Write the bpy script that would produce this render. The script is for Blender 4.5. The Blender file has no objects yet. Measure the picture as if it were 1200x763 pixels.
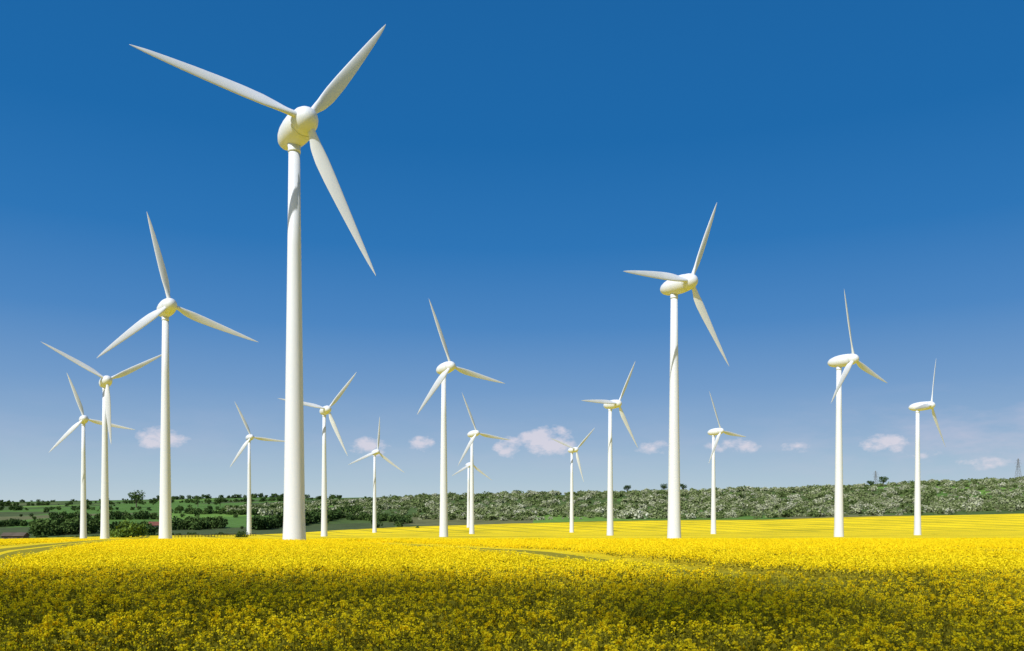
import bpy, math, random
import numpy as np
from mathutils import Vector, Matrix, noise
random.seed(7); rng=np.random.default_rng(7)
scene=bpy.context.scene
COL=scene.collection
E=3.24      # eye height
F=933.0     # slope units used for laying out the distant valley
# ---------------------------------------------------------------- terrain
YY=[11,24,45,70,97,200,340,490,700,800,1000,1300,1800,2500,5000,9000]
UU=[-.643,-.32,-.12,0,.32,.643]
c0=[-.1855,-.0838,-.0555,-.0485,-.046]
TT=[c0+[-.0452,-.0445,-.034,-.026,-.022,-.016,-.009,-.003,.0015,.002,-.002],
    c0+[-.044,-.042,-.037,-.029,-.025,-.017,-.007,.003,.008,.003,0],
    c0+[-.043,-.040,-.0365,-.027,-.022,-.009,.006,.010,.006,0,-.002],
    c0+[-.043,-.0395,-.0365,-.024,-.0205,-.007,.011,.008,.003,-.003,-.004],
    c0+[-.043,-.0395,-.036,-.0205,-.018,-.002,.0155,.012,.005,-.002,-.003],
    c0+[-.042,-.039,-.034,-.0115,-.009,.008,.028,.025,.015,.005,0]]
LY=np.log(YY)
def canopy(x,y):
    if y<11: 
        return E-2.04
    u=max(-.8,min(.8,x/y)); ly=math.log(y)
    ts=[float(np.interp(ly,LY,T)) for T in TT]
    t=float(np.interp(u,UU,ts))
    z=E+t*y
    if y>420:
        k=min(1,(y-420)/400)
        z+=k*(noise.noise(Vector((x/160,y/160,0)))*2.2+noise.noise(Vector((x/600,y/500,3)))*5*min(1,y/1500))
    return z
def ground(x,y): return canopy(x,y)-1.2
def y_edge(u): return float(np.interp(u,[-2.5,-.643,-.32,-.22,-.12,0,.643,2.5],[320,340,420,560,660,700,740,740]))

# ---------------------------------------------------------------- helpers
def new_mat(name):
    m=bpy.data.materials.new(name); m.use_nodes=True
    nt=m.node_tree; b=nt.nodes['Principled BSDF']; return m,nt,b
def N(nt,t,**kw):
    n=nt.nodes.new(t)
    for k,v in kw.items(): setattr(n,k,v)
    return n
def mathn(nt,op,a,b=None,c=None,clamp=False):
    n=nt.nodes.new('ShaderNodeMath'); n.operation=op; n.use_clamp=clamp
    for i,v in enumerate((a,b,c)):
        if v is None: continue
        if isinstance(v,(int,float)): n.inputs[i].default_value=v
        else: nt.links.new(v,n.inputs[i])
    return n.outputs[0]
def ramp(nt,fac,stops,interp='LINEAR'):
    r=nt.nodes.new('ShaderNodeValToRGB'); cr=r.color_ramp; cr.interpolation=interp
    while len(cr.elements)<len(stops): cr.elements.new(.5)
    for e,(p,c) in zip(cr.elements,stops):
        e.position=p; e.color=(*c,1)
    nt.links.new(fac,r.inputs[0]); return r.outputs[0]
def mixc(nt,fac,a,b,bt='MIX'):
    n=nt.nodes.new('ShaderNodeMix'); n.data_type='RGBA'; n.blend_type=bt
    for i,v in ((0,fac),(6,a),(7,b)):
        if isinstance(v,(int,float)): n.inputs[i].default_value=v
        elif isinstance(v,tuple): n.inputs[i].default_value=(*v,1)
        else: nt.links.new(v,n.inputs[i])
    return n.outputs[2]
def noisen(nt,vec,scale,detail=4,rough=.6):
    n=nt.nodes.new('ShaderNodeTexNoise'); n.inputs['Scale'].default_value=scale
    n.inputs['Detail'].default_value=detail; n.inputs['Roughness'].default_value=rough
    if vec is not None: nt.links.new(vec,n.inputs['Vector'])
    return n.outputs[0]
def mesh_obj(name,V,Fc,mats=(),mi=None,parent=None,smooth=False,link=True):
    me=bpy.data.meshes.new(name); me.from_pydata([tuple(v) for v in V],[],Fc); me.update()
    for m in mats: me.materials.append(m)
    if mi is not None: me.polygons.foreach_set('material_index',mi)
    if smooth: me.polygons.foreach_set('use_smooth',[True]*len(me.polygons))
    o=bpy.data.objects.new(name,me)
    if link: COL.objects.link(o)
    if parent: o.parent=parent
    return o
def empty(name,loc):
    e=bpy.data.objects.new(name,None); e.location=loc; e.empty_display_size=1; COL.objects.link(e); return e

# ---------------------------------------------------------------- materials
def leafy(name,cols,trans=0):
    m,nt,b=new_mat(name)
    oi=N(nt,'ShaderNodeObjectInfo'); g=N(nt,'ShaderNodeNewGeometry')
    r=mathn(nt,'ADD',mathn(nt,'MULTIPLY',oi.outputs['Random'],.65),mathn(nt,'MULTIPLY',g.outputs['Random Per Island'],.35))
    c=ramp(nt,r,[(i/(len(cols)-1),k) for i,k in enumerate(cols)])
    nt.nodes.remove(b)
    df=N(nt,'ShaderNodeBsdfDiffuse'); nt.links.new(c,df.inputs[0]); out=nt.nodes['Material Output'].inputs[0]
    if trans:
        tr=N(nt,'ShaderNodeBsdfTranslucent'); nt.links.new(c,tr.inputs[0])
        mx=N(nt,'ShaderNodeMixShader'); mx.inputs[0].default_value=trans
        nt.links.new(df.outputs[0],mx.inputs[1]); nt.links.new(tr.outputs[0],mx.inputs[2]); nt.links.new(mx.outputs[0],out)
    else: nt.links.new(df.outputs[0],out)
    return m
M_petal=leafy('rapeseed_petal',[(.95,.71,.008),(.98,.79,.020),(.96,.75,.012)],.35)
M_leaf=leafy('rapeseed_leaf',[(.17,.16,.016),(.26,.235,.022),(.38,.33,.03)],.2)
M_shrub=leafy('hill_shrub_leaf',[(.08,.125,.035),(.13,.18,.06),(.20,.245,.10),(.36,.38,.24),(.60,.60,.50)])
M_tree=leafy('tree_leaf',[(.03,.06,.02),(.055,.095,.026),(.10,.155,.04)])
M_bush=leafy('bush_leaf',[(.08,.14,.025),(.12,.19,.035),(.15,.22,.05)])
M_bark,nt,b=new_mat('bark')
nt.links.new(ramp(nt,noisen(nt,None,6),[(0,(.05,.035,.025)),(1,(.14,.11,.08))]),b.inputs['Base Color']); b.inputs['Roughness'].default_value=.9

M_white,nt,b=new_mat('turbine_white_paint')
tc=N(nt,'ShaderNodeTexCoord'); mp=N(nt,'ShaderNodeMapping'); mp.inputs['Scale'].default_value=(1,1,.12)
nt.links.new(tc.outputs['Object'],mp.inputs[0])
nt.links.new(ramp(nt,noisen(nt,mp.outputs[0],.5,3),[(.3,(.62,.65,.70)),(.7,(.67,.70,.75))]),b.inputs['Base Color'])
b.inputs['Roughness'].default_value=.55
M_seam,nt,b=new_mat('seam_grey'); b.inputs['Base Color'].default_value=(.3,.3,.3,1); b.inputs['Roughness'].default_value=.6
M_door,nt,b=new_mat('door_grey_paint'); b.inputs['Base Color'].default_value=(.25,.28,.27,1)

# ground
M_ground,nt,b=new_mat('meadow_ground')
g=N(nt,'ShaderNodeNewGeometry')
mp=N(nt,'ShaderNodeMapping'); mp.inputs['Scale'].default_value=(1,.45,0); mp.inputs['Rotation'].default_value=(0,0,.35)
nt.links.new(g.outputs['Position'],mp.inputs[0])
vo=N(nt,'ShaderNodeTexVoronoi'); vo.inputs['Scale'].default_value=.006; nt.links.new(mp.outputs[0],vo.inputs['Vector'])
sep=N(nt,'ShaderNodeSeparateColor'); nt.links.new(vo.outputs['Color'],sep.inputs[0])
patch=ramp(nt,sep.outputs[0],[(0,(.08,.13,.035)),(.3,(.10,.20,.04)),(.55,(.08,.11,.04)),(.75,(.15,.28,.05)),(.9,(.15,.16,.07))],'CONSTANT')
n1=noisen(nt,g.outputs['Position'],.05,6,.7)
nt.links.new(mixc(nt,.65,patch,ramp(nt,n1,[(.3,(.4,.4,.4)),(.7,(1.25,1.2,1.1))]),'MULTIPLY'),b.inputs['Base Color'])
b.inputs['Roughness'].default_value=.95; b.inputs['Specular IOR Level'].default_value=.1

# field sheet
(x0,y0),(x1,y1)=(10,23.5),(-22,97)
L_=math.hypot(x1-x0,y1-y0); nx_,ny_=(y1-y0)/L_,-(x1-x0)/L_; c_=-(nx_*x0+ny_*y0)
SP=27.0; GA=1.0
def tram_dist(x,y):
    d=nx_*x+ny_*y+c_; d=(d+SP/2)%SP-SP/2
    return abs(d)
M_field,nt,b=new_mat('rapeseed_canopy')
g=N(nt,'ShaderNodeNewGeometry'); s=N(nt,'ShaderNodeSeparateXYZ'); nt.links.new(g.outputs['Position'],s.inputs[0])
na=noisen(nt,g.outputs['Position'],1.6,6,.75); nb=noisen(nt,g.outputs['Position'],.022,7,.7)
cy=ramp(nt,na,[(.30,(.42,.34,.015)),(.44,(.82,.61,.008)),(.7,(.94,.74,.014))])
cy=mixc(nt,.9,cy,ramp(nt,nb,[(.34,(.60,.64,.9)),(.47,(.9,.9,1)),(.62,(1.08,1.06,1))]),'MULTIPLY')
d=mathn(nt,'ADD',mathn(nt,'ADD',mathn(nt,'MULTIPLY',s.outputs[0],nx_),mathn(nt,'MULTIPLY',s.outputs[1],ny_)),c_+SP/2+SP*200)
d=mathn(nt,'SUBTRACT',mathn(nt,'MODULO',d,SP),SP/2)
d=mathn(nt,'ABSOLUTE',mathn(nt,'SUBTRACT',mathn(nt,'ABSOLUTE',d),GA))
msk=mathn(nt,'MULTIPLY',mathn(nt,'LESS_THAN',d,.75),.85)
cy=mixc(nt,msk,cy,(.20,.18,.02))
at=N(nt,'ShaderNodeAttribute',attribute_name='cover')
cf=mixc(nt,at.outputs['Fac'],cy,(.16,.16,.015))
nt.links.new(cf,b.inputs['Base Color']); b.inputs['Roughness'].default_value=.9; b.inputs['Specular IOR Level'].default_value=.1
bp=N(nt,'ShaderNodeBump'); bp.inputs['Distance'].default_value=.25; bp.inputs['Strength'].default_value=.5
nt.links.new(na,bp.inputs['Height']); nt.links.new(bp.outputs[0],b.inputs['Normal'])

# ---------------------------------------------------------------- ground mesh
ys=[-3000,-1200,-500,-200,-80,-30,-10,0,6]+list(np.exp(np.linspace(math.log(11),math.log(12000),150)))
xs=list(np.sinh(np.linspace(-6.6,6.6,181))*18)
V=[(x,y,ground(x,y) if y>0 else canopy(0,0)-1.2) for y in ys for x in xs]
nx=len(xs); Fc=[(j*nx+i,j*nx+i+1,(j+1)*nx+i+1,(j+1)*nx+i) for j in range(len(ys)-1) for i in range(nx-1)]
mesh_obj('ground',V,Fc,[M_ground],smooth=True)

us=list(np.sinh(np.linspace(-2.2,2.2,141))/math.sinh(2.2)*2.5)
rows=140; V=[];cov=[]
nu=len(us)
for j in range(rows):
    f=j/(rows-1)
    for u in us:
        ye=y_edge(u)*(1+.01*noise.noise(Vector((u*9,0,0))))
        y=-60+ (math.exp(f*4.0)-1)/(math.exp(4.0)-1)*(ye+60)
        w=math.sqrt(max(y,0)**2+400)
        x=u*w
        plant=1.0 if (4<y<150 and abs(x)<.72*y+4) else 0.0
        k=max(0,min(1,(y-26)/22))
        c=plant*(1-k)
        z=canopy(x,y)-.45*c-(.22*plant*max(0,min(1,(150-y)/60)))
        if 4<y<150 and not plant: z-=.15
        V.append((x,y,z)); cov.append(c)
Fc=[(j*nu+i,j*nu+i+1,(j+1)*nu+i+1,(j+1)*nu+i) for j in range(rows-1) for i in range(nu-1)]
base=(rows-1)*nu; n0=len(V)
for i in range(nu):
    x,y,z=V[base+i]; V.append((x,y+.3,z-1.5)); cov.append(.8)
Fc+=[(base+i,base+i+1,n0+i+1,n0+i) for i in range(nu-1)]
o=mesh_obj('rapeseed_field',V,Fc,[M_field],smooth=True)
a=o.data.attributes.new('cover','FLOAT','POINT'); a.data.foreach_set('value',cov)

# ---------------------------------------------------------------- scatter via geometry nodes
def scatter(name,pts,rot,scl,idx,objs):
    col=bpy.data.collections.new(name+'_parts')
    for q in objs: col.objects.link(q)
    me=bpy.data.meshes.new(name); me.from_pydata(pts,[],[])
    for nm,ty,dat in (('rot','FLOAT',rot),('scl','FLOAT',scl),('idx','INT',idx)):
        at=me.attributes.new(nm,ty,'POINT'); at.data.foreach_set('value',dat)
    o=bpy.data.objects.new(name,me); COL.objects.link(o)
    ng=bpy.data.node_groups.new(name,'GeometryNodeTree')
    ng.interface.new_socket('Geometry',in_out='INPUT',socket_type='NodeSocketGeometry')
    ng.interface.new_socket('Geometry',in_out='OUTPUT',socket_type='NodeSocketGeometry')
    gi=ng.nodes.new('NodeGroupInput'); go=ng.nodes.new('NodeGroupOutput')
    ci=ng.nodes.new('GeometryNodeCollectionInfo'); ci.inputs['Collection'].default_value=col
    ci.inputs['Separate Children'].default_value=True; ci.inputs['Reset Children'].default_value=True
    ip=ng.nodes.new('GeometryNodeInstanceOnPoints'); ip.inputs['Pick Instance'].default_value=True
    def na(nm,ty):
        n=ng.nodes.new('GeometryNodeInputNamedAttribute'); n.data_type=ty; n.inputs[0].default_value=nm; return n.outputs[0]
    cx=ng.nodes.new('ShaderNodeCombineXYZ')
    L=ng.links.new
    L(na('rot','FLOAT'),cx.inputs[2]); L(cx.outputs[0],ip.inputs['Rotation'])
    L(na('scl','FLOAT'),ip.inputs['Scale']); L(na('idx','INT'),ip.inputs['Instance Index'])
    L(gi.outputs[0],ip.inputs['Points']); L(ci.outputs[0],ip.inputs['Instance']); L(ip.outputs[0],go.inputs[0])
    md=o.modifiers.new('instances','NODES'); md.node_group=ng
    return o

def rquad(V,Fc,MI,c,size,up,mi,asp=1.0):
    n=rng.normal(size=3); n[2]+=up; n/=np.linalg.norm(n)+1e-9
    a=np.cross(n,rng.normal(size=3)); a/=np.linalg.norm(a)+1e-9; b=np.cross(n,a)
    a=a*size*.5*asp; b=b*size*.5; k=len(V); c=np.array(c)
    V+= [c-a,c+b*.9,c+a,c-b*.9]
    Fc.append((k,k+1,k+2,k+3)); MI.append(mi)
def rape_patch(name,n,petals,half=.55):
    V=[];Fc=[];MI=[]
    for _ in range(n):
        x,y=rng.uniform(-half,half,2); h=rng.uniform(.84,1.32); lx,ly=rng.normal(0,.05,2)
        top=np.array((x+lx,y+ly,h)); w=.008
        for (ax,ay) in ((w,0),(0,w)):
            k=len(V); V+=[np.array((x-ax,y-ay,.3)),np.array((x+ax,y+ay,.3)),top+(ax*.5,ay*.5,0),top-(ax*.5,ay*.5,0)]
            Fc.append((k,k+1,k+2,k+3)); MI.append(1)
        for _ in range(10):
            zz=h-rng.uniform(.06,.5); f=zz/h; r=.03+.10*rng.random()
            an=rng.uniform(0,6.28)
            rquad(V,Fc,MI,(x+lx*f+r*math.cos(an),y+ly*f+r*math.sin(an),zz),rng.uniform(.05,.10),.7,1,rng.uniform(.35,.9))
        np_=int(petals*rng.choice([.2,.5,1.0,2.1]))
        for s_ in range(1+int(rng.random()<.5)):
            ox,oy,oz=(0,0,0) if s_==0 else (*rng.uniform(-.12,.12,2),-rng.uniform(.03,.15))
            for _ in range(np_ if s_==0 else np_//2):
                zz=h+.02-abs(rng.normal(0,.04)); an=rng.uniform(0,6.28); r=.045*math.sqrt(rng.random())
                rquad(V,Fc,MI,(x+lx+ox+r*math.cos(an),y+ly+oy+r*math.sin(an),zz+oz),rng.uniform(.028,.046),1.1,0)
    return mesh_obj(name,V,Fc,[M_petal,M_leaf],MI,link=False)
def rape_patch_far(name,half,n,np_,ps,nl):
    V=[];Fc=[];MI=[]
    for _ in range(n):
        x,y=rng.uniform(-half,half,2); h=rng.uniform(1.0,1.28)
        for _ in range(np_):
            dx,dy,dz=rng.normal(0,.05,3); rquad(V,Fc,MI,(x+dx,y+dy,h+dz),rng.uniform(ps*.7,ps*1.3),1.4,0)
        for _ in range(nl):
            dx,dy=rng.normal(0,.1,2); rquad(V,Fc,MI,(x+dx,y+dy,h-rng.uniform(.1,.4)),.13,.7,1,.6)
    return mesh_obj(name,V,Fc,[M_petal,M_leaf],MI,link=False)
near=[rape_patch('rape_a%d'%i,30,p) for i,p in enumerate([2,4,7,10,13,16,20,24,28,32])]
near+=[rape_patch_far('rape_m%d'%i,.55,[30,30,26,22][i],11,.055,[1,1,3,4][i]) for i in range(4)]
near+=[rape_patch('rape_n0',34,0)]
far=[rape_patch_far('rape_b%d'%i,1.5,240,7,.10,1) for i in range(4)]
P=[];R=[];S=[];I=[]
y=4.2
while y<88:
    x=-(.72*y+3)
    st=.86 if y<30 else .95
    while x<.72*y+3:
        X=x+random.uniform(-.2,.2); Y=y+random.uniform(-.2,.2)
        nz=noise.noise(Vector((X/2.2,Y/2.2,0)))+.6*noise.noise(Vector((X/.9,Y/.9,5)))
        k=max(0,min(1,(Y-20.5)/4))
        sc=random.uniform(.88,1.08)+.13*nz
        if Y<26:
            v=(1-k)*(3.3+2.0*max(0,min(1,(Y-11)/6))+8*nz)+k*(9.4+1.5*nz)+random.uniform(-1,1); v=int(max(0,min(9,round(v))))
        else:
            big=noise.noise(Vector((X/5,Y/9,1)))
            v=(12+random.randrange(2)) if big+random.uniform(-.25,.25)<-.12 else (10+random.randrange(2)); sc=random.uniform(.92,1.05)+.08*big
        if Y>23 and tram_dist(X,Y)<2.2+.022*Y: v=14; sc=.62
        P.append((X,Y,ground(X,Y)));R.append(random.uniform(0,6.28));S.append(sc);I.append(v)
        x+=st
    y+=st
scatter('rapeseed_plants',P,R,S,I,near)
P=[];R=[];S=[];I=[]
y=89
while y<150:
    x=-(.72*y+3)
    while x<.72*y+3:
        X=x+random.uniform(-.5,.5); Y=y+random.uniform(-.5,.5)
        if tram_dist(X,Y)>3.4:
            P.append((X,Y,ground(X,Y)-.1));R.append(random.uniform(0,6.28));S.append(random.uniform(.95,1.04));I.append(random.randrange(4))
        x+=2.5
    y+=2.5
scatter('rapeseed_plants',P,R,S,I,far)

# ---------------------------------------------------------------- shrubs & trees
def leaf_blob(name,n,mat,size,flat=.75,lobes=7,link=False,R0=1.0):
    V=[];Fc=[];MI=[]
    L=[(0,0,.45,.55)]+[(rng.uniform(-.6,.6),rng.uniform(-.6,.6),rng.uniform(.25,.9)*flat,rng.uniform(.25,.45)) for _ in range(lobes)]
    for _ in range(n):
        lx,ly,lz,lr=L[rng.integers(len(L))]
        d=rng.normal(size=3); d/=np.linalg.norm(d); r=lr*rng.uniform(.55,1.08)
        c=np.array((lx,ly,lz))+d*r
        if c[2]<0: c[2]=abs(c[2])*.5
        rquad(V,Fc,MI,c*R0,size*rng.uniform(.6,1.4)*R0,.3,0)
    return mesh_obj(name,V,Fc,[mat],MI,link=link)
shr=[leaf_blob('hillshrub%d'%i,240,M_shrub,.26) for i in range(6)]
P=[];R=[];S=[];I=[]
tries=0
while len(P)<6200 and tries<60000:
    tries+=1
    y=random.uniform(790,1420); u=random.uniform(-.36,.95); x=u*y
    lo_=float(np.interp(u,[-.36,-.2,0,.3,.65,.95],[1100,900,785,800,815,840]))
    if y<lo_: continue
    dn=noise.noise(Vector((x/90,y/60,2)))
    if dn< -.25 and random.random()<.7: continue
    if u>.3: y=round(y/26)*26+random.gauss(0,3); x=u*y      # orchard rows
    P.append((x,y,ground(x,y)-.3));R.append(random.uniform(0,6.28));S.append(random.choice([2.4,3.2,4,5.2,7])*random.uniform(.8,1.2)*(1+.5*dn));I.append(random.randrange(6))
scatter('hillside_shrubs',P,R,S,I,shr)
dk=[leaf_blob('darktree%d'%i,300,M_tree,.22,1.1) for i in range(5)]
P=[];R=[];S=[];I=[]
def put(x,y,s): P.append((x,y,ground(x,y)-.3));R.append(random.uniform(0,6.28));S.append(s);I.append(random.randrange(5))
for (a0,a1,y0,y1,n,s) in [(40,118,430,520,44,6.2),(118,180,460,430,30,5),(195,262,640,700,46,7.5),(300,345,640,820,50,8.5),(345,420,760,980,80,8.5),
        (400,480,900,800,60,5.5),(0,60,700,760,24,4.5),(60,200,900,980,50,6.5),(200,330,1150,1050,60,6),(0,400,1750,1900,110,7),(180,400,2350,2420,70,9),(0,180,2400,2450,30,6),(480,1200,1330,1370,80,4.6),(0,330,1350,1250,60,6)]:
    for i in range(n):
        f=random.random(); u=((a0+(a1-a0)*f)-600)/F; y=y0+(y1-y0)*f+random.gauss(0,12)
        put(u*y,y,s*random.uniform(.45,1.25))
for i in range(60):
    u=random.uniform(-.66,-.33); y=y_edge(u)+random.uniform(8,40); put(u*y,y,random.uniform(.8,2.0))
for i in range(220):
    u=random.uniform(-.68,-.1); y=random.uniform(600,2200)
    if noise.noise(Vector((u*12,y/200,9)))>.0: put(u*y,y,random.uniform(2.5,6))
scatter('distant_trees',P,R,S,I,dk)

def tube(V,Fc,p0,p1,r0,r1,n=7):
    p0=Vector(p0);p1=Vector(p1);d=(p1-p0).normalized(); a=d.orthogonal().normalized(); b_=d.cross(a); k=len(V)
    for p,r in ((p0,r0),(p1,r1)):
        for i in range(n):
            t=2*math.pi*i/n; V.append(tuple(p+a*r*math.cos(t)+b_*r*math.sin(t)))
    for i in range(n): Fc.append((k+i,k+(i+1)%n,k+n+(i+1)%n,k+n+i))
    Fc.append(tuple(k+n+i for i in range(n)))
def tree(name,x,y,h,w,mat,n=900,trunk=.28):
    e=empty(name,(x,y,ground(x,y)-.1)); V=[];Fc=[]
    tube(V,Fc,(0,0,0),(0,0,h*.45),h*.035,h*.022)
    ends=[]
    for i in range(8):
        an=i*2.4; z0=h*random.uniform(.2,.45); p=(math.cos(an)*w*.32,math.sin(an)*w*.32,h*random.uniform(.5,.85))
        tube(V,Fc,(0,0,z0),p,h*.016,h*.005,5); ends.append(p)
    ends+=[(0,0,h*.6),(0,0,h*.82)]
    mesh_obj('trunk',V,Fc,[M_bark],parent=e)
    V=[];Fc=[];MI=[]
    for _ in range(n):
        p=ends[rng.integers(len(ends))]; d=rng.normal(size=3); d/=np.linalg.norm(d); r=w*.24*rng.uniform(.4,1.1)
        c=np.array(p)+d*r*np.array((1,1,.85)); c[2]=max(c[2],h*trunk*rng.uniform(.5,1.2))
        rquad(V,Fc,MI,c,w*.075*rng.uniform(.6,1.4),.3,0)
    mesh_obj('crown',V,Fc,[mat],MI,parent=e); return e
def along(a,y): return ((a-600)/F*y, y)
for a_,yy,h,w in ((160,1500,34,28),(735,1340,15,13),(778,1345,17,12),(800,1350,16,13),(1035,1330,17,15),(1020,1335,11,12),(605,1330,9,11),(232,1500,22,14),(258,1500,18,20)):
    x,y=along(a_,yy); tree('deciduous_tree',x,y,h,w,M_tree)
def shrub(name,a_,yy,w,mat,n=900):
    x,y=along(a_,yy); o=leaf_blob(name,n,mat,.13,.8,9,True,w/2); o.location=(x,y,ground(x,y)); return o
shrub('shrub',150,352,16,M_bush); shrub('shrub',136,358,10,M_bush); shrub('shrub',285,300,7.5,M_tree,500)

# ---------------------------------------------------------------- small structures
def box(V,Fc,c,s):
    k=len(V); x,y,z=c; a,b_,h=s[0]/2,s[1]/2,s[2]/2
    V+=[(x+i*a,y+j*b_,z+l*h) for l in(-1,1) for j in(-1,1) for i in(-1,1)]
    Fc+=[(k,k+2,k+3,k+1),(k+4,k+5,k+7,k+6),(k,k+1,k+5,k+4),(k+2,k+6,k+7,k+3),(k,k+4,k+6,k+2),(k+1,k+3,k+7,k+5)]
def flat_mat(name,a_,b_,sc=3):
    m,nt,b=new_mat(name); nt.links.new(ramp(nt,noisen(nt,None,sc),[(.3,a_),(.7,b_)]),b.inputs['Base Color']); b.inputs['Roughness'].default_value=.85; return m
M_wood=flat_mat('weathered_wood',(.06,.045,.03),(.13,.10,.07)); M_roof=flat_mat('red_roof_tiles',(.15,.05,.035),(.22,.08,.05))
M_wall=flat_mat('render_wall',(.25,.22,.18),(.33,.30,.25)); M_glass,_,b=new_mat('window_glass'); b.inputs['Base Color'].default_value=(.03,.04,.05,1); b.inputs['Roughness'].default_value=.1
M_steel=flat_mat('galvanised_steel',(.2,.21,.22),(.3,.31,.32))
def house(name,a_,yy,w,d_,h,rh,wall,roof,rot):
    x,y=along(a_,yy); e=empty(name,(x,y,ground(x,y))); e.rotation_euler[2]=rot
    V=[];Fc=[]; box(V,Fc,(0,0,h/2),(w,d_,h))
    k=len(V); V+=[(-w/2,-d_/2,h),(-w/2,d_/2,h),(-w/2,0,h+rh),(w/2,-d_/2,h),(w/2,d_/2,h),(w/2,0,h+rh)]; Fc+=[(k,k+1,k+2),(k+3,k+5,k+4)]
    mesh_obj('walls',V,Fc,[wall],parent=e)
    V=[];Fc=[]
    o_=.4
    for sgn in(-1,1):
        k=len(V); V+=[(-w/2-o_,sgn*(d_/2+o_),h-.25),(w/2+o_,sgn*(d_/2+o_),h-.25),(w/2+o_,0,h+rh+.1),(-w/2-o_,0,h+rh+.1)]
        V+=[(q[0],q[1],q[2]+.2) for q in V[k:k+4]]
        Fc+=[(k,k+1,k+2,k+3),(k+4,k+5,k+6,k+7),(k,k+1,k+5,k+4),(k,k+3,k+7,k+4),(k+1,k+2,k+6,k+5)]
    mesh_obj('roof',V,Fc,[roof],parent=e)
    V=[];Fc=[]
    for i in(-1,1): box(V,Fc,(i*w*.3,-d_/2-.02,h*.55),(w*.14,.08,h*.35))
    mesh_obj('windows',V,Fc,[M_glass],parent=e)
    V=[];Fc=[]; box(V,Fc,(0,-d_/2-.02,1.0),(1.0,.08,2.0)); mesh_obj('door',V,Fc,[M_wood],parent=e)
house('farmhouse',181,640,8,6,3.6,2.6,M_wall,M_roof,.5)
house('wooden_shed',18,350,9,5,2.4,1.0,M_wood,M_wood,.1)
V=[];Fc=[]
xa,ya=along(205,330); xb,yb=along(300,372); n=26; pr=None
for i in range(n+1):
    f=i/n; x=xa+(xb-xa)*f; y=ya+(yb-ya)*f; z=canopy(x,y)-1.2
    h=2.6; box(V,Fc,(x,y,z+h/2),(.2,.2,h))
    if pr:
        for hh in(1.5,1.95,2.4): tube(V,Fc,(pr[0],pr[1],pr[2]+hh),(x,y,z+hh),.07,.07,4)
    pr=(x,y,z)
mesh_obj('wooden_fence',V,Fc,[M_wood])
def pylon(a_,yy,h):
    x,y=along(a_,yy); V=[];Fc=[]; r=.22; lv=[0,.2,.38,.54,.68,.8,.9,1.0]
    hw=lambda f: h*.11*(1-f)**1.2+h*.012
    for a_,b_ in zip(lv[:-1],lv[1:]):
        A=[(s*hw(a_),t*hw(a_),a_*h) for s,t in((-1,-1),(1,-1),(1,1),(-1,1))]; B=[(s*hw(b_),t*hw(b_),b_*h) for s,t in((-1,-1),(1,-1),(1,1),(-1,1))]
        for i in range(4):
            tube(V,Fc,A[i],B[i],r,r,4); tube(V,Fc,A[i],B[(i+1)%4],r*.6,r*.6,4); tube(V,Fc,A[(i+1)%4],B[i],r*.6,r*.6,4)
    for f,w in((.66,.2),(.8,.26),(.92,.16)):
        for s in(-1,1):
            tube(V,Fc,(0,0,f*h+1.2),(s*w*h,0,f*h),r*.8,r*.5,4); tube(V,Fc,(0,0,f*h-.6),(s*w*h,0,f*h),r*.8,r*.5,4)
            tube(V,Fc,(s*w*h,0,f*h),(s*w*h,0,f*h-2),r*.7,r*.7,4)
    o=mesh_obj('electricity_pylon',V,Fc,[M_steel]); o.location=(x,y,ground(x,y)-.2); o.rotation_euler[2]=.5
pylon(1026,1380,28); pylon(1193,1340,38)

# ---------------------------------------------------------------- wind turbines
# x, y, yaw, rotor phase, tilt, rotor radius, hub z, overhang (metres / radians)
TB=[(-25.81,94.43,.6671,-1.138,.09092,18.96,47.2,3.461),(-74.63,171.5,.6739,-2.395,.09331,19.63,45,3.677),(-128.2,250.8,.6656,-1.545,.1104,20.47,41.24,3.809),
(-179.3,333.2,.5759,-2.287,.05876,19.6,38.16,4.166),(-138.7,420.3,.6061,-2.175,.04357,20.08,37.89,3.843),(-75.86,321.7,.5778,-1.184,.07989,20.4,40.57,4.334),
(-84.74,491.1,.6168,-2.72,.09896,21.96,34.58,4.26),(-20.3,236.8,.6833,-2.264,.0865,20.19,43.27,3.862),(-20.09,398.7,.6718,-2.214,.08041,21.36,37.9,4.38),
(-32.69,598.1,.6779,-2.682,.09121,21.74,32.19,4.493),(36.08,480.9,.5963,-1.337,.04667,20.42,35.42,4.331),(37.58,304.9,.6692,-1.021,.01803,19.53,41,4.337),
(31.35,154,.6542,-.964,.02877,18.54,45.21,4.123),(97.52,385.5,.6894,-2.187,.05767,20.23,37.8,4.479),(92.51,225.4,.6836,-2.36,.03226,19.38,43.41,4.402),
(157.3,308.9,.7801,-2.974,.04761,20.3,40.73,4.982)]
def frame(psi,tau):
    n=np.array((math.sin(psi)*math.cos(tau),-math.cos(psi)*math.cos(tau),math.sin(tau)))
    e1=np.array((math.cos(psi),math.sin(psi),0)); e2=np.cross(e1,n)*-1
    if e2[2]<0: e2=-e2
    return n,e1,e2
def revolve(prof,axis_o,n,e1,e2,seg=32):
    V=[];Fc=[]
    for s,r in prof:
        for i in range(seg):
            t=2*math.pi*i/seg; V.append(axis_o+n*s+(e1*math.cos(t)+e2*math.sin(t))*r)
    for j in range(len(prof)-1):
        for i in range(seg): Fc.append((j*seg+i,j*seg+(i+1)%seg,(j+1)*seg+(i+1)%seg,(j+1)*seg+i))
    Fc.append(tuple(range(seg))[::-1]); Fc.append(tuple((len(prof)-1)*seg+i for i in range(seg)))
    return V,Fc
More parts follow.
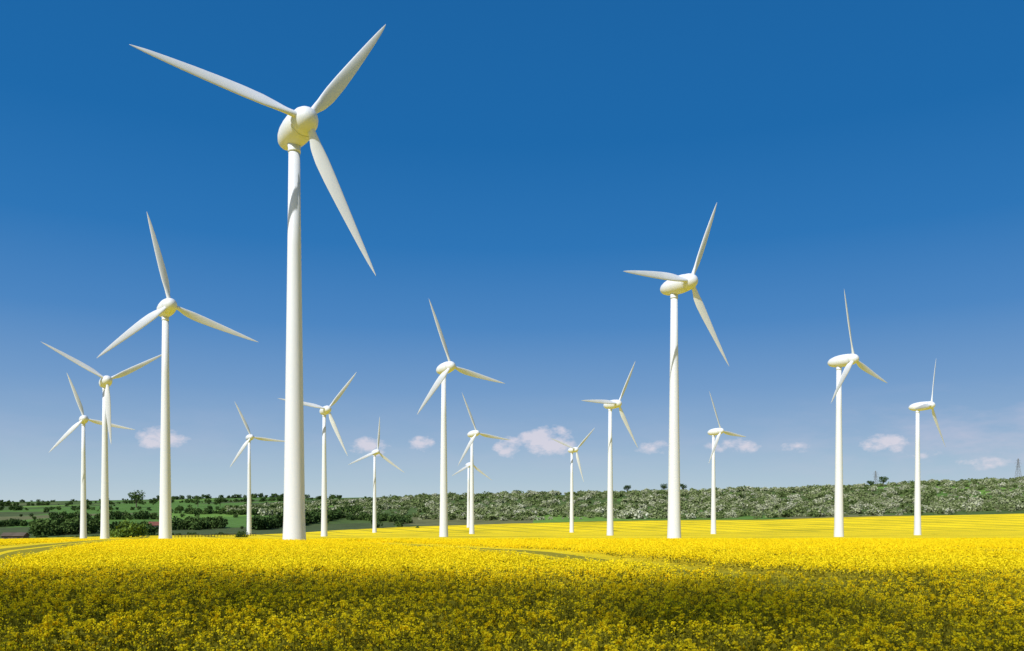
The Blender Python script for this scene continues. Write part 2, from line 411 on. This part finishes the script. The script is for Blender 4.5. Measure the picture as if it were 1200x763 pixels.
ST=np.array([(.03,.85,.85,.34),(.07,.8,.75,.42),(.12,1.08,.55,.46),(.18,1.45,.42,.42),(.26,1.68,.34,.33),(.38,1.62,.28,.24),(.52,1.4,.24,.16),(.66,1.12,.19,.1),(.8,.8,.14,.06),(.9,.52,.1,.03),(.96,.3,.065,.02),(.99,.15,.04,.0),(1.0,.05,.03,.0)])
FS=np.concatenate([np.linspace(.03,.3,22),np.linspace(.32,.94,32),np.linspace(.95,1,9)])
def smooth_interp(col):
    dense=np.linspace(0,1,801); v=np.interp(dense,ST[:,0],ST[:,col]); k=np.hanning(51); k/=k.sum()
    vv=np.convolve(np.pad(v,25,'edge'),k,'valid'); out=np.interp(FS,dense,vv); m=FS>.93
    raw=np.interp(FS,ST[:,0],ST[:,col]); out[m]=raw[m]*.8+out[m]*.2*(1-FS[m])/.07; return out
CH,TH,TW=smooth_interp(1),smooth_interp(2),smooth_interp(3)
def blade(R,C,n,rad,tan):
    V=[];Fc=[];m=24
    for f,c,t,tw in zip(FS,CH,TH,TW):
        ct=tan*math.cos(tw)+n*math.sin(tw); th=-tan*math.sin(tw)+n*math.cos(tw)
        g_=max(0,min(1,(f-.06)/.1)); off=-.18*c*g_
        for i in range(m):
            a_=2*math.pi*i/m; ca=math.cos(a_); sa=math.sin(a_)
            fat=(1-g_)+g_*((.55+.45*ca)**.5*1.25+.12)
            V.append(C+rad*(f*R)+ct*(ca*c*.5+off)+th*(sa*t*.5*fat)+n*(.02*R*f*f))
    ns=len(FS)
    for j in range(ns-1):
        for i in range(m): Fc.append((j*m+i,j*m+(i+1)%m,(j+1)*m+(i+1)%m,(j+1)*m+i))
    Fc.append(tuple((ns-1)*m+i for i in range(m)))
    return V,Fc
import bmesh
def fix_normals(o):
    bm=bmesh.new(); bm.from_mesh(o.data); bmesh.ops.recalc_face_normals(bm,faces=bm.faces); bm.to_mesh(o.data); bm.free()
Z=np.array((0,0,1.)); EX=np.array((1.,0,0)); EY=np.array((0,1.,0))
for x0,d,psi,phi,tau,R,zh,o_ in TB:
    n,e1,e2=frame(psi,tau); gz=ground(x0,d)
    e=empty('wind_turbine',(x0,d,gz)); T=np.array((0,0,zh-gz))
    H=zh-gz-1.5; parts=[]
    prof=[(-.5,1.42),(.6,1.40),(1.4,1.34),(4,1.24),(H*.25,1.12),(H*.5,.95),(H*.75,.79),(H-.8,.66)]
    V,Fc=revolve(prof,np.zeros(3),Z,EX,EY,48); parts.append(mesh_obj('tower',V,Fc,[M_white],parent=e,smooth=True))
    V,Fc=revolve([(H-.9,.72),(H-.6,.74),(H-.55,.68),(H+.3,.85)],np.zeros(3),Z,EX,EY,48); parts.append(mesh_obj('tower_collar',V,Fc,[M_white],parent=e,smooth=True))
    nac=[(-3.3,.05),(-3.25,.3),(-3.05,.62),(-2.6,1.0),(-1.8,1.34),(-.8,1.58),(.3,1.7),(1.4,1.73),(2.4,1.68),(o_-1.1,1.6),(o_-1.0,1.53)]
    if nac[-2][0]<=2.4: nac.pop(-3)
    V,Fc=revolve(nac,T,n,e1,e2,48); parts.append(mesh_obj('nacelle',V,Fc,[M_white],parent=e,smooth=True))
    V,Fc=revolve([(o_-1.03,1.47),(o_-.9,1.47)],T,n,e1,e2,36); parts.append(mesh_obj('seam',V,Fc,[M_seam],parent=e,smooth=True))
    V,Fc=revolve([(o_-.93,1.52),(o_-.85,1.57),(o_-.2,1.5),(o_+.4,1.3),(o_+.9,1.0),(o_+1.2,.65),(o_+1.35,.3),(o_+1.38,.05)],T,n,e1,e2,48); parts.append(mesh_obj('hub',V,Fc,[M_white],parent=e,smooth=True))
    C=T+n*o_
    for k in range(3):
        a_=phi+k*2*math.pi/3; rad=math.cos(a_)*e1+math.sin(a_)*e2; tan=np.cross(n,rad)
        V,Fc=blade(R,C,n,rad,tan)
        parts.append(mesh_obj('blade_%d'%(k+1),V,Fc,[M_white],parent=e,smooth=True))
    for q in parts: fix_normals(q)
    V=[];Fc=[]; box(V,Fc,(0,1.3,2.0),(.9,.2,2.1)); mesh_obj('door',V,Fc,[M_door],parent=e)

# ---------------------------------------------------------------- sun, sky
SEL=math.radians(44); saz=math.radians(180+36)
S=Vector((math.sin(saz)*math.cos(SEL),math.cos(saz)*math.cos(SEL),math.sin(SEL)))
ld=bpy.data.lights.new('sun','SUN'); ld.energy=4.7; ld.angle=math.radians(.5); ld.color=(1,.98,.95)
lo=bpy.data.objects.new('sun',ld); lo.rotation_euler=(-S).to_track_quat('-Z','Y').to_euler(); lo.location=(-50,-50,80); COL.objects.link(lo)

# unseen thin cloud added behind the viewer, shaped to shade the near crop
M_shadow_cloud,nt,b=new_mat('shadow_cloud_white'); b.inputs['Base Color'].default_value=(.85,.85,.87,1); b.inputs['Roughness'].default_value=1
tr=N(nt,'ShaderNodeBsdfTransparent'); mx=N(nt,'ShaderNodeMixShader'); mx.inputs[0].default_value=.18
nt.links.new(tr.outputs[0],mx.inputs[1]); nt.links.new(b.outputs[0],mx.inputs[2]); nt.links.new(mx.outputs[0],nt.nodes['Material Output'].inputs[0])
bm=bmesh.new()
L=170
yy=-12
while yy<20.9:
    xx=-34
    while xx<11:
        gx=xx+random.uniform(-1,1); gy=yy+random.uniform(-.6,.6); r=random.uniform(2.8,3.5)
        if not((abs(gx+3.6)<3 and abs(gy-15.5)<2) or (abs(gx-2)<2.4 and abs(gy-12)<1.8)):
            c=Vector((gx,gy,1.2))+S*L+Vector((0,0,random.uniform(-2,3)))
            res=bmesh.ops.create_icosphere(bm,subdivisions=2,radius=r,matrix=Matrix.Translation(c)@Matrix.Diagonal((1,1,.75,1)))
            for v in res['verts']:
                v.co+= (v.co-c)*.45*noise.noise(v.co*.45)+(v.co-c)*.2*noise.noise(v.co*1.4)
        xx+=3.4
    yy+=3.25
me=bpy.data.meshes.new('shadow_cloud'); bm.to_mesh(me); bm.free(); me.materials.append(M_shadow_cloud)
me.polygons.foreach_set('use_smooth',[True]*len(me.polygons))
COL.objects.link(bpy.data.objects.new('shadow_cloud',me))

w=bpy.data.worlds.new('World'); scene.world=w; w.use_nodes=True; nt=w.node_tree
bg=nt.nodes['Background']; STR=.1; bg.inputs[1].default_value=STR
sky=N(nt,'ShaderNodeTexSky',sky_type='NISHITA',sun_disc=False,sun_elevation=SEL,sun_rotation=saz,air_density=1.0,dust_density=1.0,ozone_density=2)
tc=N(nt,'ShaderNodeTexCoord'); s=N(nt,'ShaderNodeSeparateXYZ'); nt.links.new(tc.outputs['Generated'],s.inputs[0])
X,Y_,Zc=s.outputs
hor=mathn(nt,'SQRT',mathn(nt,'ADD',mathn(nt,'MULTIPLY',X,X),mathn(nt,'MULTIPLY',Y_,Y_)))
el=mathn(nt,'DIVIDE',Zc,mathn(nt,'MAXIMUM',hor,.001)); az=mathn(nt,'ARCTAN2',X,Y_)
def lin(r,g,b): 
    f=lambda c:(c/255/12.92 if c/255<=.04045 else ((c/255+.055)/1.055)**2.4)
    return (f(r),f(g),f(b))
stops=[(0,lin(190,207,216)),(.03,lin(172,196,213)),(.08,lin(146,176,208)),(.14,lin(115,156,202)),(.22,lin(76,134,194)),(.32,lin(44,117,183)),(.45,lin(28,105,171)),(.65,lin(26,99,163)),(1,lin(24,94,158))]
grad=ramp(nt,el,stops)
nzv=N(nt,'ShaderNodeMapping'); nzv.inputs['Scale'].default_value=(1,1,1.7); nt.links.new(tc.outputs['Generated'],nzv.inputs[0])
nz=noisen(nt,nzv.outputs[0],38,5,.62)
tot=None
for px,py,wd,hh,am in [(190,514,30,13,.95),(432,523,24,11,.85),(497,520,18,9,.9),(598,524,20,12,.85),(640,518,32,18,1.05),(764,525,22,9,.75),(862,521,32,10,.85),(936,524,20,8,.75),(1035,519,28,12,.85),(1080,530,22,8,.4),(1150,545,50,10,.5)]:
    a0=math.atan((px-600)/F); e0=(590-py)/F*math.cos(a0); wa=wd*1.25/F*math.cos(a0)**2; ha=hh*1.25/F*math.cos(a0)
    q=mathn(nt,'ADD',mathn(nt,'POWER',mathn(nt,'MULTIPLY_ADD',az,1/wa,-a0/wa),2),mathn(nt,'POWER',mathn(nt,'MULTIPLY_ADD',el,1/ha,-e0/ha),2))
    m_=mathn(nt,'MULTIPLY_ADD',q,-am,am)
    tot=m_ if tot is None else mathn(nt,'MAXIMUM',tot,m_)
tot=mathn(nt,'MAXIMUM',tot,0)
dens=mathn(nt,'ADD',tot,mathn(nt,'MULTIPLY',mathn(nt,'SUBTRACT',nz,.62),2.6))
cm=mathn(nt,'MULTIPLY',mathn(nt,'MULTIPLY',mathn(nt,'MULTIPLY',dens,1.8,clamp=True),mathn(nt,'MULTIPLY',tot,4,clamp=True)),.68)
wv=N(nt,'ShaderNodeMapping'); wv.inputs['Scale'].default_value=(1,1,3.5); nt.links.new(tc.outputs['Generated'],wv.inputs[0])
wn=noisen(nt,wv.outputs[0],9,6,.6)
band=mathn(nt,'SUBTRACT',1,mathn(nt,'ABSOLUTE',mathn(nt,'MULTIPLY',mathn(nt,'SUBTRACT',el,.065),14)),clamp=True)
side=mathn(nt,'ADD',mathn(nt,'MULTIPLY',mathn(nt,'SUBTRACT',az,.30),4.5,clamp=True),.25)
wm=mathn(nt,'MULTIPLY',mathn(nt,'MULTIPLY',mathn(nt,'MULTIPLY',mathn(nt,'SUBTRACT',wn,.42),4,clamp=True),band),mathn(nt,'MULTIPLY',side,.5))
col=mixc(nt,wm,grad,lin(200,199,218))
col=mixc(nt,cm,col,lin(232,223,231))
scl=mixc(nt,1.0,col,(1/STR,1/STR,1/STR),'MULTIPLY')
fb=mathn(nt,'MULTIPLY',mathn(nt,'SUBTRACT',.15,Y_),1.6,clamp=True)
fb=mathn(nt,'ADD',mathn(nt,'MULTIPLY',fb,.95),.02)
fin=mixc(nt,fb,scl,sky.outputs[0])
nt.links.new(fin,bg.inputs[0])

cd=bpy.data.cameras.new('camera'); cd.sensor_width=36; cd.lens=28; cd.shift_y=208.5/1200; cd.clip_end=30000; cd.clip_start=.1
co=bpy.data.objects.new('camera',cd); co.location=(0,0,E); co.rotation_euler=(math.radians(90),0,0); COL.objects.link(co); scene.camera=co
scene.view_settings.view_transform='Standard'; scene.view_settings.look='None'; scene.view_settings.exposure=0
